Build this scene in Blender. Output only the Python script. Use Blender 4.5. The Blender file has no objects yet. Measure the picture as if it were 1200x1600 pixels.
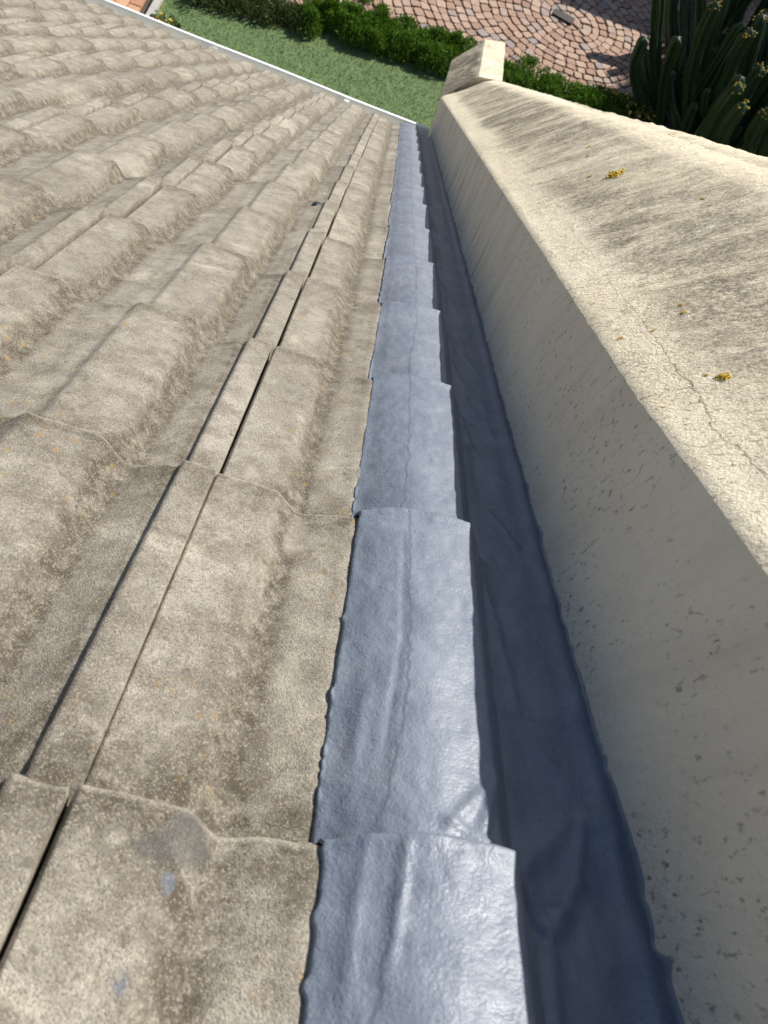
import bpy, bmesh, math, random
import numpy as np
from mathutils import Vector, Matrix, noise
random.seed(7); rng = np.random.default_rng(7)
sc = bpy.context.scene

# ------------------------------------------------------------------ frame of the roof
TH = math.radians(33)
EV = np.array([1.0, 0, 0]); DV = np.array([0, math.cos(TH), -math.sin(TH)]); NV = np.array([0, math.sin(TH), math.cos(TH)])
H0 = 0.3223                                   # camera height over the roof plane

def world(v, u, w):
    """roof coordinates (across, down the slope, off the plane) to world"""
    v = np.asarray(v, float); u = np.asarray(u, float); w = np.asarray(w, float)
    return v[..., None] * EV + u[..., None] * DV + w[..., None] * NV
def wp(v, u, w): return Vector(world(v, u, w).tolist())

# ------------------------------------------------------------------ camera, sky, sun, exposure
R = np.array([[0.95277068, -0.30239664, 0.02800523], [0.27284373, 0.8118526, -0.51618956], [0.13335787, 0.49945133, 0.85601638]])
def axis(c):                                   # camera axis (x right, y down, z forward) -> world
    a = R.T @ np.array(c, float)               # (V, -W, U)
    return a[0] * EV + a[2] * DV - a[1] * NV
cam_d = bpy.data.cameras.new('camera'); cam = bpy.data.objects.new('camera', cam_d); sc.collection.objects.link(cam)
X, Y, Z = axis((1, 0, 0)), -axis((0, 1, 0)), -axis((0, 0, 1))
M = Matrix(((X[0], Y[0], Z[0], 0), (X[1], Y[1], Z[1], 0), (X[2], Y[2], Z[2], 0), (0, 0, 0, 1)))
M.translation = wp(0, 0, H0); cam.matrix_world = M
cam_d.sensor_fit = 'HORIZONTAL'; cam_d.sensor_width = 36; cam_d.lens = 36
cam_d.clip_start = 0.02; cam_d.clip_end = 3000
cam_d.dof.use_dof = True; cam_d.dof.focus_distance = 0.85; cam_d.dof.aperture_fstop = 22
sc.camera = cam

SUN_LOCAL = (-0.60, -0.10, -1.0)               # light direction in roof coordinates
L = world(*SUN_LOCAL); L = L / np.linalg.norm(L)
w = bpy.data.worlds.new('World'); sc.world = w; w.use_nodes = True
nt = w.node_tree; sky = nt.nodes.new('ShaderNodeTexSky'); sky.sky_type = 'NISHITA'; sky.sun_disc = False
sky.sun_elevation = math.asin(-L[2]); sky.sun_rotation = math.atan2(-L[0], -L[1])
nt.links.new(sky.outputs[0], nt.nodes['Background'].inputs[0]); nt.nodes['Background'].inputs[1].default_value = 0.075
sd = bpy.data.lights.new('sun', 'SUN'); so = bpy.data.objects.new('sun', sd); sc.collection.objects.link(so)
sd.energy = 5.0; sd.angle = math.radians(0.5); sd.color = (1.0, 0.955, 0.88)
so.rotation_mode = 'QUATERNION'; so.rotation_quaternion = Vector(L.tolist()).to_track_quat('-Z', 'Y')
so.location = (3, 3, 6)
sc.view_settings.view_transform = 'Standard'; sc.view_settings.look = 'None'
sc.view_settings.gamma = 1; sc.view_settings.exposure = 0.55

# ------------------------------------------------------------------ helpers
def sstep(a, b, x):
    t = np.clip((np.asarray(x, float) - a) / (b - a), 0, 1); return t * t * (3 - 2 * t)

def hashg(ix, iy, seed):
    h = (ix.astype(np.int64) * 374761393 + iy.astype(np.int64) * 668265263 + seed * 1442695041) & 0xffffffff
    h = ((h ^ (h >> 13)) * 1274126177) & 0xffffffff
    return ((h ^ (h >> 16)) & 0xffff) / 65535.0
def vnoise(x, y, seed=0):
    """smooth value noise, -1..1, vectorised"""
    x = np.asarray(x, float); y = np.asarray(y, float); x, y = np.broadcast_arrays(x, y)
    ix = np.floor(x); iy = np.floor(y); fx = x - ix; fy = y - iy
    fx = fx * fx * (3 - 2 * fx); fy = fy * fy * (3 - 2 * fy)
    a = hashg(ix, iy, seed); b = hashg(ix + 1, iy, seed); c = hashg(ix, iy + 1, seed); d = hashg(ix + 1, iy + 1, seed)
    return ((a * (1 - fx) + b * fx) * (1 - fy) + (c * (1 - fx) + d * fx) * fy) * 2 - 1
def fbm(x, y, seed=0, o=4):
    r = 0; a = 1; s = 0
    for i in range(o):
        r = r + a * vnoise(np.asarray(x) * 2 ** i + 17.3 * i, np.asarray(y) * 2 ** i + 5.1 * i, seed + i); s += a; a *= .5
    return r / s

def link(o, parent=None):
    sc.collection.objects.link(o)
    if parent: o.parent = parent
    return o
def tag(o, label=None, cat=None, group=None, kind=None):
    for k, v in (('label', label), ('category', cat), ('group', group), ('kind', kind)):
        if v: o[k] = v
    return o
def empty(name, loc=(0, 0, 0)):
    o = bpy.data.objects.new(name, None); o.location = loc; o.empty_display_size = .1; return link(o)
def mesh_obj(name, verts, faces, mat, parent=None, smooth=True, attrs=None, off=None):
    me = bpy.data.meshes.new(name)
    verts = np.asarray(verts, float)
    if off is not None: verts = verts - np.asarray(off)
    me.from_pydata(verts.tolist(), [], faces if isinstance(faces, list) else faces.tolist()); me.update()
    if smooth: me.polygons.foreach_set('use_smooth', [True] * len(me.polygons))
    for k, a in (attrs or {}).items():
        a = np.asarray(a, float)
        if a.ndim == 1:
            at = me.attributes.new(k, 'FLOAT', 'POINT'); at.data.foreach_set('value', a.astype(np.float32))
        else:
            at = me.attributes.new(k, 'FLOAT_VECTOR', 'POINT'); at.data.foreach_set('vector', a.astype(np.float32).ravel())
    me.materials.append(mat)
    return link(bpy.data.objects.new(name, me), parent)
def grid_faces(nu, nv, base=0, flip=False):
    i = np.arange(nu - 1)[:, None] * nv + np.arange(nv - 1)[None, :] + base; i = i.ravel()
    f = np.stack([i, i + 1, i + nv + 1, i + nv], 1)
    return f[:, ::-1] if flip else f
def bm_obj(name, bm, mat, parent=None, smooth=False):
    me = bpy.data.meshes.new(name); bm.to_mesh(me); bm.free(); me.materials.append(mat)
    if smooth: me.polygons.foreach_set('use_smooth', [True] * len(me.polygons))
    return link(bpy.data.objects.new(name, me), parent)

class NT:
    """small node tree writer"""
    def __init__(s, name):
        s.m = bpy.data.materials.new(name); s.m.use_nodes = True; s.t = s.m.node_tree
        s.b = s.t.nodes['Principled BSDF']; s.out = s.t.nodes['Material Output']
        s.co = s.n('ShaderNodeTexCoord').outputs['Object']
    def n(s, ty, **k):
        x = s.t.nodes.new(ty)
        for a, v in k.items(): setattr(x, a, v)
        return x
    def set(s, inp, v):
        if hasattr(v, 'is_output') or isinstance(v, bpy.types.NodeSocket): s.t.links.new(v, inp)
        elif isinstance(v, (tuple, list)) and len(v) == 3 and inp.type == 'RGBA': inp.default_value = (*v, 1)
        else: inp.default_value = v
    def attr(s, name, vec=False):
        a = s.n('ShaderNodeAttribute', attribute_name=name); return a.outputs['Vector' if vec else 'Fac']
    def noise(s, scale, detail=3, rough=.6, co=None, color=False, dist=0):
        x = s.n('ShaderNodeTexNoise'); s.set(x.inputs['Vector'], co or s.co)
        x.inputs['Scale'].default_value = scale; x.inputs['Detail'].default_value = detail; x.inputs['Roughness'].default_value = rough
        x.inputs['Distortion'].default_value = dist
        return x.outputs['Color' if color else 'Fac']
    def vor(s, scale, out='Distance', feature='F1', co=None, rnd=1):
        x = s.n('ShaderNodeTexVoronoi', feature=feature); s.set(x.inputs['Vector'], co or s.co); x.inputs['Scale'].default_value = scale
        x.inputs['Randomness'].default_value = rnd
        return x.outputs[out]
    def ramp(s, f, a, b, lo=0.0, hi=1.0):
        x = s.n('ShaderNodeMapRange'); s.set(x.inputs[0], f)
        x.inputs[1].default_value = a; x.inputs[2].default_value = b; x.inputs[3].default_value = lo; x.inputs[4].default_value = hi
        return x.outputs[0]
    def math(s, op, a, b=0.0, c=0.0):
        x = s.n('ShaderNodeMath', operation=op); s.set(x.inputs[0], a); s.set(x.inputs[1], b); s.set(x.inputs[2], c); return x.outputs[0]
    def mix(s, f, a, b, mode='MIX'):
        x = s.n('ShaderNodeMix', data_type='RGBA', blend_type=mode); s.set(x.inputs[0], f); s.set(x.inputs[6], a); s.set(x.inputs[7], b); return x.outputs[2]
    def map(s, co, scale=(1, 1, 1), rot=(0, 0, 0)):
        x = s.n('ShaderNodeMapping'); s.set(x.inputs[0], co); x.inputs['Scale'].default_value = scale; x.inputs['Rotation'].default_value = rot; return x.outputs[0]
    def sep(s, v):
        x = s.n('ShaderNodeSeparateXYZ'); s.set(x.inputs[0], v); return x.outputs
    def bump(s, h, strength, dist, nrm=None):
        x = s.n('ShaderNodeBump'); s.set(x.inputs['Height'], h); x.inputs['Strength'].default_value = strength; x.inputs['Distance'].default_value = dist
        if nrm: s.set(x.inputs['Normal'], nrm)
        return x.outputs[0]
    def done(s, col, rough=.8, nrm=None, spec=.3, **kw):
        s.set(s.b.inputs['Base Color'], col); s.set(s.b.inputs['Roughness'], rough); s.b.inputs['Specular IOR Level'].default_value = spec
        if nrm: s.set(s.b.inputs['Normal'], nrm)
        for k, v in kw.items(): s.set(s.b.inputs[k.replace('_', ' ')], v)
        return s.m

# ------------------------------------------------------------------ materials
def mat_tile():
    t = NT('weathered_concrete_tile')
    dirt = t.attr('dirt'); rnd = t.attr('tint')
    big = t.noise(7, 5, .65); mid = t.noise(38, 5, .7); fine = t.noise(520, 4, .8)
    c = t.mix(t.ramp(big, .35, .66), (.265, .243, .202), (.345, .318, .266))
    c = t.mix(t.ramp(rnd, 0, 1.6, 0, .95), c, (.415, .380, .312))
    c = t.mix(t.math('MULTIPLY', t.ramp(mid, .40, .62), .8), c, (.185, .163, .128))
    pale = t.math('MULTIPLY', t.ramp(t.noise(13, 6, .72, dist=.6), .56, .66), .55)
    c = t.mix(pale, c, (.50, .455, .37))
    # dirt and algae in the laps and along the rolls
    d = t.math('MULTIPLY', dirt, t.ramp(t.noise(75, 5, .75), .26, .60))
    c = t.mix(t.math('MINIMUM', d, .92), c, (.075, .063, .045))
    # aggregate
    cell = t.vor(1050, 'Color'); cs = t.sep(cell)
    g = t.ramp(fine, .3, .7, .72, 1.28)
    gg = t.n('ShaderNodeCombineXYZ'); [t.set(gg.inputs[i], g) for i in range(3)]
    c = t.mix(1, c, gg.outputs[0], 'MULTIPLY')
    c = t.mix(t.math('MULTIPLY', t.ramp(cs[0], .80, .90), .26), c, (.62, .55, .44))
    c = t.mix(t.math('MULTIPLY', t.ramp(cs[1], .76, .84), .42), c, (.09, .075, .06))
    c = t.mix(t.math('MULTIPLY', t.ramp(cs[2], .94, .98), .35), c, (.42, .28, .17))
    # orange and grey lichen spots
    lc = t.vor(105, 'Color'); lcs = t.sep(lc); ld = t.vor(105)
    rad = t.math('SUBTRACT', t.math('ADD', ld, t.math('MULTIPLY', t.noise(260, 3), .5)), .25)
    on = t.math('MULTIPLY', t.ramp(rad, .36, .20), t.ramp(lcs[0], .74, .78))
    on = t.math('MULTIPLY', on, t.ramp(t.noise(5, 2), .44, .56))
    c = t.mix(t.math('MULTIPLY', on, .5), c, (.33, .205, .055))
    on2 = t.math('MULTIPLY', t.ramp(rad, .34, .2), t.ramp(lcs[1], .86, .9))
    c = t.mix(t.math('MULTIPLY', on2, .5), c, (.12, .105, .08))
    sm = t.sep(t.attr('smudge', True)); nz = t.noise(110, 4, .7)
    c = t.mix(t.math('MULTIPLY', t.ramp(t.math('MULTIPLY', sm[0], t.math('ADD', nz, .5)), .3, .7), .6), c, (.105, .105, .10))
    c = t.mix(t.math('MULTIPLY', t.ramp(t.math('MULTIPLY', sm[1], t.math('MULTIPLY', t.noise(140, 5, .7), 1.9)), .5, .7), .55), c, (.13, .155, .205))
    c = t.mix(t.math('MULTIPLY', t.ramp(t.math('MULTIPLY', sm[2], t.math('MULTIPLY', t.noise(45, 6, .75), 1.9)), .45, 1.05), .45), c, (.48, .44, .36))
    h = t.math('ADD', t.math('MULTIPLY', t.vor(1050), -.5), fine)
    n = t.bump(h, .75, .0016)
    n = t.bump(mid, .28, .004, n)
    return t.done(c, t.ramp(cs[1], 0, 1, .78, .98), n, .25)

def mat_paint():
    t = NT('blue_grey_waterproofing_paint')
    s = t.attr('seam'); st = t.attr('brush', True)
    v1 = t.noise(30, 4, .6); v2 = t.noise(120, 4, .65); v3 = t.noise(520, 3, .6)
    c = t.mix(t.ramp(t.noise(14, 6, .75, dist=.8), .35, .65), (.132, .155, .200), (.192, .218, .265))
    c = t.mix(t.math('MULTIPLY', t.ramp(t.noise(9, 5, .7), .56, .72), .35), c, (.21, .23, .26))
    # a few dull dusty scuffs and small pinholes
    hole = t.math('MULTIPLY', t.ramp(t.vor(110), .16, .07), t.ramp(t.sep(t.vor(110, 'Color'))[0], .84, .88))
    c = t.mix(t.math('MULTIPLY', hole, .5), c, (.06, .07, .10))
    sm = t.ramp(t.math('ABSOLUTE', t.math('ADD', s, t.math('MULTIPLY', t.math('SUBTRACT', t.noise(60, 3), .5), .010))), .0015, .0003)
    sm = t.math('MULTIPLY', sm, t.ramp(t.noise(22, 2), .25, .42))
    c = t.mix(t.math('MULTIPLY', sm, .5), c, (.06, .07, .10))
    brush = t.noise(1.0, 4, .65, co=t.map(st, (45, 190, 1)), dist=.8)
    h = t.math('ADD', t.math('MULTIPLY', v2, .8), t.math('MULTIPLY', t.math('MULTIPLY', brush, t.ramp(v1, .4, .65, .15, 1.0)), .9))
    n = t.bump(v3, .38, .0014)
    n = t.bump(h, .24, .0040, n)
    n = t.bump(t.math('MAXIMUM', t.math('MULTIPLY', sm, .7), hole), -.6, .002, n)
    return t.done(c, t.ramp(v2, .3, .7, .40, .58), n, .7)

def mat_plaster(name, lit):
    """lit: the weathered coping, otherwise the cleaner painted side face"""
    t = NT(name)
    fl = t.attr('flow', True)
    fine = t.noise(300, 5, .75); mid = t.noise(45, 5, .7); big = t.noise(6, 4, .6)
    if lit:
        c = t.mix(t.ramp(big, .3, .7), (.85, .745, .545), (.90, .81, .62))
        st = t.noise(1, 6, .72, co=t.map(fl, (9, 20, 1)), dist=1.4)
        st2 = t.noise(1, 5, .75, co=t.map(fl, (55, 110, 1)), dist=1.2)
        zone = t.attr('zone')
        amt = t.math('MULTIPLY', t.ramp(st, .40, .62), zone)
        c = t.mix(t.math('MULTIPLY', amt, .42), c, (.30, .245, .16))
        blot = t.math('MULTIPLY', t.ramp(t.noise(1, 5, .7, co=t.map(fl, (5, 11, 1)), dist=.9), .42, .56), zone)
        c = t.mix(t.math('MULTIPLY', t.math('MULTIPLY', blot, t.ramp(t.noise(150, 4, .75), .34, .58)), .9), c, (.22, .185, .14))
        c = t.mix(t.math('MULTIPLY', t.math('MULTIPLY', t.ramp(st2, .52, .62), zone), .5), c, (.16, .14, .11))
        sp = t.noise(1, 4, .7, co=t.map(fl, (95, 190, 1)))
        c = t.mix(t.math('MULTIPLY', t.ramp(sp, .56, .64), .6), c, (.20, .17, .12))
        och = t.math('MULTIPLY', t.ramp(t.noise(140, 4, .7), .60, .66), zone)
        c = t.mix(t.math('MULTIPLY', och, .45), c, (.42, .27, .08))
        cz = t.n('ShaderNodeVectorMath', operation='ADD'); t.set(cz.inputs[0], t.map(t.co, (38, 38, 38))); t.set(cz.inputs[1], t.noise(90, 3, .6, color=True))
        ve = t.vor(1, 'Distance', 'DISTANCE_TO_EDGE', co=cz.outputs[0])
        craq = t.math('MULTIPLY', t.ramp(ve, .05, .01), t.ramp(t.noise(11, 3), .44, .56))
        c = t.mix(t.math('MULTIPLY', craq, .5), c, (.25, .20, .13))
        cr = t.attr('crack')
        cd = t.math('ABSOLUTE', t.math('ADD', cr, t.math('MULTIPLY', t.math('SUBTRACT', t.noise(55, 5, .7), .5), .016)))
        cw = t.attr('crackw')
        ck = t.math('MULTIPLY', t.ramp(t.math('DIVIDE', cd, t.math('MAXIMUM', cw, .00002)), 1.2, .4), t.ramp(cw, .0001, .0003))
        c = t.mix(t.math('MULTIPLY', ck, .6), c, (.12, .085, .05))
        h = t.math('ADD', t.math('MULTIPLY', fine, 1), t.math('MULTIPLY', t.noise(1, 4, .75, co=t.map(fl, (200, 270, 1))), 1.1))
        n = t.bump(h, .85, .0028)
        n = t.bump(mid, .5, .005, n)
        n = t.bump(ck, -1, .003, n)
    else:
        c = t.mix(t.ramp(big, .3, .7), (.76, .67, .53), (.84, .755, .61))
        run = t.noise(1, 5, .65, co=t.map(fl, (3, 24, 1)))
        c = t.mix(t.math('MULTIPLY', t.math('MULTIPLY', t.ramp(run, .5, .7), t.attr('zone')), .65), c, (.25, .22, .155))
        clus = t.ramp(t.noise(9, 3, .6), .42, .56)
        c = t.mix(t.math('MULTIPLY', t.math('MULTIPLY', t.ramp(t.noise(1, 4, .7, co=t.map(fl, (90, 170, 1))), .57, .66), clus), .75), c, (.15, .13, .085))
        sv = t.vor(75); sc_ = t.sep(t.vor(75, 'Color'))
        sp = t.math('MULTIPLY', t.ramp(t.math('ADD', sv, t.math('MULTIPLY', mid, .25)), .36, .24), t.ramp(sc_[0], .93, .94))
        c = t.mix(t.math('MULTIPLY', sp, .8), c, (.07, .065, .05))
        n = t.bump(t.math('ADD', fine, t.math('MULTIPLY', t.noise(130, 3), 1.5)), .6, .0024)
        n = t.bump(mid, .3, .004, n)
    return t.done(c, .88, n, .2)

def mat_simple(name, c1, c2, scale=20, rough=.7, bump=.2, bd=.003, spec=.3, detail=4):
    t = NT(name); f = t.noise(scale, detail, .65)
    return t.done(t.mix(t.ramp(f, .3, .7), c1, c2), rough, t.bump(t.noise(scale * 4, 3), bump, bd), spec)

def mat_island(name, cols, rough=.85, scale=60, spread=1, trans=0):
    """colour picked per loose piece through the 'tint' attribute"""
    t = NT(name); r = t.n('ShaderNodeValToRGB'); t.set(r.inputs[0], t.attr('tint')); el = r.color_ramp.elements
    for i, c in enumerate(cols):
        p = i / (len(cols) - 1)
        if i == 0: e = el[0]; e.position = 0
        elif i == len(cols) - 1: e = el[-1]; e.position = 1
        else: e = el.new(p)
        e.color = (*c, 1)
    f = t.noise(scale, 4, .7); c = t.mix(t.ramp(f, .35, .75, 0, .5), r.outputs[0], tuple(x * .55 for x in cols[0]))
    kw = {}
    m = t.done(c, rough, t.bump(f, .5, .006), .25)
    if trans:
        tr = t.n('ShaderNodeBsdfTranslucent'); t.set(tr.inputs[0], c); ms = t.n('ShaderNodeMixShader'); ms.inputs[0].default_value = trans
        t.t.links.new(t.b.outputs[0], ms.inputs[1]); t.t.links.new(tr.outputs[0], ms.inputs[2]); t.t.links.new(ms.outputs[0], t.out.inputs[0])
    return m

M_TILE = mat_tile(); M_PAINT = mat_paint()
M_COPE = mat_plaster('weathered_coping_plaster', True); M_WALL = mat_plaster('painted_plaster', False)
M_GUT = mat_simple('white_gutter_metal', (.78, .80, .79), (.86, .87, .85), 30, .35, .05)
M_GUTIN = mat_simple('gutter_silt', (.66, .65, .58), (.78, .76, .69), 25, .6, .2)
M_DARK = mat_simple('roof_underlay', (.012, .012, .012), (.02, .02, .018), 20, .9)
M_FACADE = mat_simple('cream_facade_plaster', (.55, .49, .39), (.62, .56, .45), 5, .85)
M_LICH = mat_island('yellow_lichen', [(.50, .31, .025), (.66, .44, .04), (.74, .54, .09)], .9, 500)
M_SOIL = mat_simple('soil', (.060, .045, .032), (.115, .088, .062), 14, .95, .6, .02)
M_SAND = mat_simple('joint_sand', (.19, .135, .10), (.27, .20, .15), 30, .95, .4, .01)
M_COB = mat_island('clay_cobbles', [(.30, .195, .145), (.36, .235, .17), (.41, .28, .205), (.45, .325, .24), (.37, .28, .235), (.27, .24, .23)], .85, 22)
M_BRICK = mat_island('path_bricks', [(.42, .22, .13), (.52, .29, .17), (.58, .36, .22)], .85, 30)
M_LAWN = mat_simple('short_turf', (.095, .15, .055), (.13, .185, .075), 9, .9, .5, .02)
M_BLADE = mat_island('grass_blades', [(.08, .135, .042), (.12, .18, .062), (.20, .26, .13)], .6, 4, trans=.25)
M_HEDGE = mat_island('feathery_hedge_leaves', [(.06, .14, .012), (.11, .22, .02), (.18, .31, .04)], .55, 6, trans=.3)
M_SCRUB = mat_island('dry_scrub_leaves', [(.055, .085, .02), (.10, .15, .04), (.17, .18, .08)], .7, 6, trans=.25)
M_CACT = mat_simple('cactus_skin', (.018, .040, .013), (.030, .062, .021), 22, .45, .2, .006)
M_CFLW = mat_island('cactus_flowers', [(.35, .25, .03), (.50, .42, .06), (.30, .12, .05)], .7, 60)
M_KERB = mat_simple('concrete_kerb', (.32, .31, .28), (.44, .42, .38), 12, .9)
M_BARK = mat_simple('tree_bark', (.10, .075, .05), (.17, .13, .09), 12, .9, .7, .02)
M_LEAF = mat_island('tree_leaves', [(.03, .065, .015), (.05, .10, .025), (.08, .14, .04)], .55, 5, trans=.25)
M_IRON = mat_simple('dark_cast_iron', (.03, .024, .02), (.055, .045, .038), 30, .6, .4, .004)
M_STONE = mat_simple('dark_pebble', (.015, .016, .02), (.04, .042, .05), 300, .35, .3, .001)

# ------------------------------------------------------------------ the house: root
GAUGE = .316; U0 = -.0743; KLAST = 15; PW = .30; VJ = -.055; T = .025
ZG = -5.3                                     # ground level
house = empty('house', (0, 4.0, ZG))
tag(house, 'house with a weathered concrete tile roof, plastered parapet and blue-grey painted edge strip', 'house')
INV = Vector((0, -4.0, -ZG)); HOFF = np.array([0, 4.0, ZG])
def hmesh(name, verts, faces, mat, parent=house, **k):
    # children of the house: the root sits at ground level, its children keep world coordinates minus the root's place
    return mesh_obj(name, verts, faces, mat, parent, off=HOFF if parent is house else HOFF, **k)

def sag(v, u): return -(0.031 * v + 0.01) * np.maximum(u, 0) / 5.05
def crisp(a, b, x): return .8 * np.clip((np.asarray(x, float) - a) / (b - a), 0, 1) + .2 * sstep(a, b, x)
def prof(x):
    """height of one tile over its width x (0 at the joint), roll tops at 0"""
    x = np.asarray(x, float)
    r1 = 1 - crisp(.053, .071, x)
    r2 = (.75 * crisp(.086, .144, x) + .25 * sstep(.134, .144, x)) * (1 - crisp(.206, .226, x))
    lip = .55 * sstep(.230, .266, x) + .45 * sstep(.267, .2725, x)
    groove = 1 - sstep(.0002, .0026, x)
    crown2 = -.0014 * np.clip(np.abs(x - .173) / .04, 0, 1.2) ** 2
    return -.022 + .0155 * r1 - .004 * groove + .0205 * r2 + .0205 * lip + crown2 * r2

# paint smudges, dark damp marks and pale scrapes on the tiles: channel, across, down, radii
SMUDGE = [(0, .004, .228, .013, .014), (0, -.010, .222, .016, .008), (1, -.001, .203, .0045, .006), (1, -.008, .1605, .0035, .004), (1, .030, .247, .004, .003),
          (1, -.33, .77, .007, .010), (2, .020, .52, .012, .035), (2, -.03, .60, .010, .02), (2, -.22, .95, .03, .05), (2, -.10, 1.5, .03, .12), (2, -.45, 1.6, .05, .10),
          (2, -.16, 2.2, .04, .15), (2, -.72, 2.1, .06, .14), (2, -.02, 1.05, .02, .06), (2, -.34, 2.9, .05, .2), (2, .035, .37, .012, .03), (2, -.24, .66, .02, .02)]
# --- roof tiles: overlapping courses, one mesh
def roof_tiles():
    xs = np.concatenate([[0, 0], np.linspace(.0005, .0070, 7), np.linspace(.012, .044, 4), np.linspace(.047, .078, 11), np.linspace(.084, .112, 6), np.linspace(.115, .148, 9),
                         np.linspace(.156, .190, 6), np.linspace(.196, .228, 11), np.linspace(.232, .248, 4), np.linspace(.254, .277, 10), np.linspace(.281, .2975, 4), [.2983, .2983]])
    side = np.zeros(len(xs)); side[0] = 1; side[-1] = 1
    vs, fs, dt, tn, sm_ = [], [], [], [], []; base = 0
    for k in range(-3, KLAST + 1):
        for m in range(-13, 1):
            un = U0 + k * GAUGE
            if k == -3: pass
            near = k < 7 and m > -5
            nn = 22 if near else 9
            us = np.concatenate([[-.035], np.linspace(0, GAUGE - .012, nn), [GAUGE - .0065, GAUGE - .003, GAUGE - .0008, GAUGE, GAUGE - .0005]])
            drop = np.zeros(len(us)); drop[-5] = .0003; drop[-4] = .0012; drop[-3] = .0032; drop[-2] = .0075; drop[-1] = .024
            U = us[:, None] + (un - GAUGE) + xs[None, :] * 0
            Xl = xs[None, :] + us[:, None] * 0
            jv = rng.normal(0, .0006); ju = rng.normal(0, .0022); jw = rng.normal(0, .0010); jt = rng.normal(0, .0012); tl = rng.normal(0, .0014)
            V = VJ + m * PW + Xl + jv + jt * (us[:, None] - GAUGE / 2)
            V = V - .0032 * (Xl > .2805) * (m < -1)
            W = (prof(np.minimum(Xl, .083)) + .010 * np.clip((Xl - .078) / .040, 0, 1) if m == 0 else prof(Xl)) - .016 * (m == 0) * sstep(.138, .160, Xl) - T * (1 - us[:, None] / GAUGE) - drop[:, None] + jw + tl * (Xl - .15) / .15
            W = W - side[None, :] * .020
            # wear: soft unevenness, chipped and wavy nose
            W = W + .0007 * fbm(V * 16, U * 16, 3, 3) + .0006 * vnoise(V * 90, U * 90, 9)
            endm = (us[:, None] > GAUGE - .02) * 1.0
            cx = (V + 7) * 1.0
            U = U + ju + endm * (.0022 * vnoise(cx * 55, k * 3.1 + m, 5) + .0012 * vnoise(cx * 180, k * 1.7, 6)) + .004 * ((Xl - .15) / .15) ** 2 * endm * -.4
            W = W + sag(V, U)
            # dirt: under the right flank of each roll, at the foot of the lip, near the nose, on the joint side
            d = 2.3 * np.exp(-((Xl - .073) / .0085) ** 2) + 2.3 * np.exp(-((Xl - .226) / .0085) ** 2) + .7 * np.exp(-((Xl - .062) / .014) ** 2) + .7 * np.exp(-((Xl - .214) / .014) ** 2) + .9 * np.exp(-((Xl - .262) / .0045) ** 2) + .30 * np.exp(-((Xl - .112) / .006) ** 2)
            d = d * (.45 + .55 * np.clip(fbm(V * 9, U * 5, 21, 2) + .6, 0, 1))
            nose = np.exp(-((GAUGE - us[:, None]) / .040) ** 2) * (.50 + .6 * np.clip(fbm(V * 12 + 3, U * 3, 31, 2) + .3, 0, 1))
            head = np.exp(-(us[:, None] / .045) ** 2) * .8
            d = np.clip(d + nose + head, 0, 1); d = np.maximum(d, side[None, :] * 1.0)
            d = np.clip(d + .55 * np.clip(fbm(V * 4.2, U * 3.2, 41, 3), 0, 1), 0, 1)
            sg = np.zeros(V.shape + (3,))
            for ch, a_, b_, ra, rb in SMUDGE: sg[..., ch] = np.maximum(sg[..., ch], np.exp(-(((V - a_) / ra) ** 2 + ((U - b_) / rb) ** 2) ** 1.5))
            sm_.append(sg.reshape(-1, 3))
            P = world(V, U, W).reshape(-1, 3)
            vs.append(P); fs.append(grid_faces(len(us), len(xs), base, flip=True)); base += len(P)
            d[-4:, 1:-1] *= .15
            tt_ = np.full(V.shape, rng.random() ** 1.3 * 1.25); tt_[-4:] = 1.6  # last rows tinted pale: a sunlit rim painted along the nose
            dt.append(d.ravel()); tn.append(tt_.ravel())
    o = hmesh('tiled_roof', np.concatenate(vs), np.concatenate(fs), M_TILE, attrs={'dirt': np.concatenate(dt), 'tint': np.concatenate(tn), 'smudge': np.concatenate(sm_)})
    # keep the edges of side and nose crisp
    return o
roof = roof_tiles()

# dark underlay below the tiles, down to the fascia
v = np.linspace(-3.95, .30, 6); u = np.linspace(-1.0, 4.66, 8); Vg, Ug = np.meshgrid(v, u)
hmesh('underlay', world(Vg, Ug, -.075 + sag(Vg, Ug)).reshape(-1, 3), grid_faces(8, 6, flip=True), M_DARK)

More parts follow.
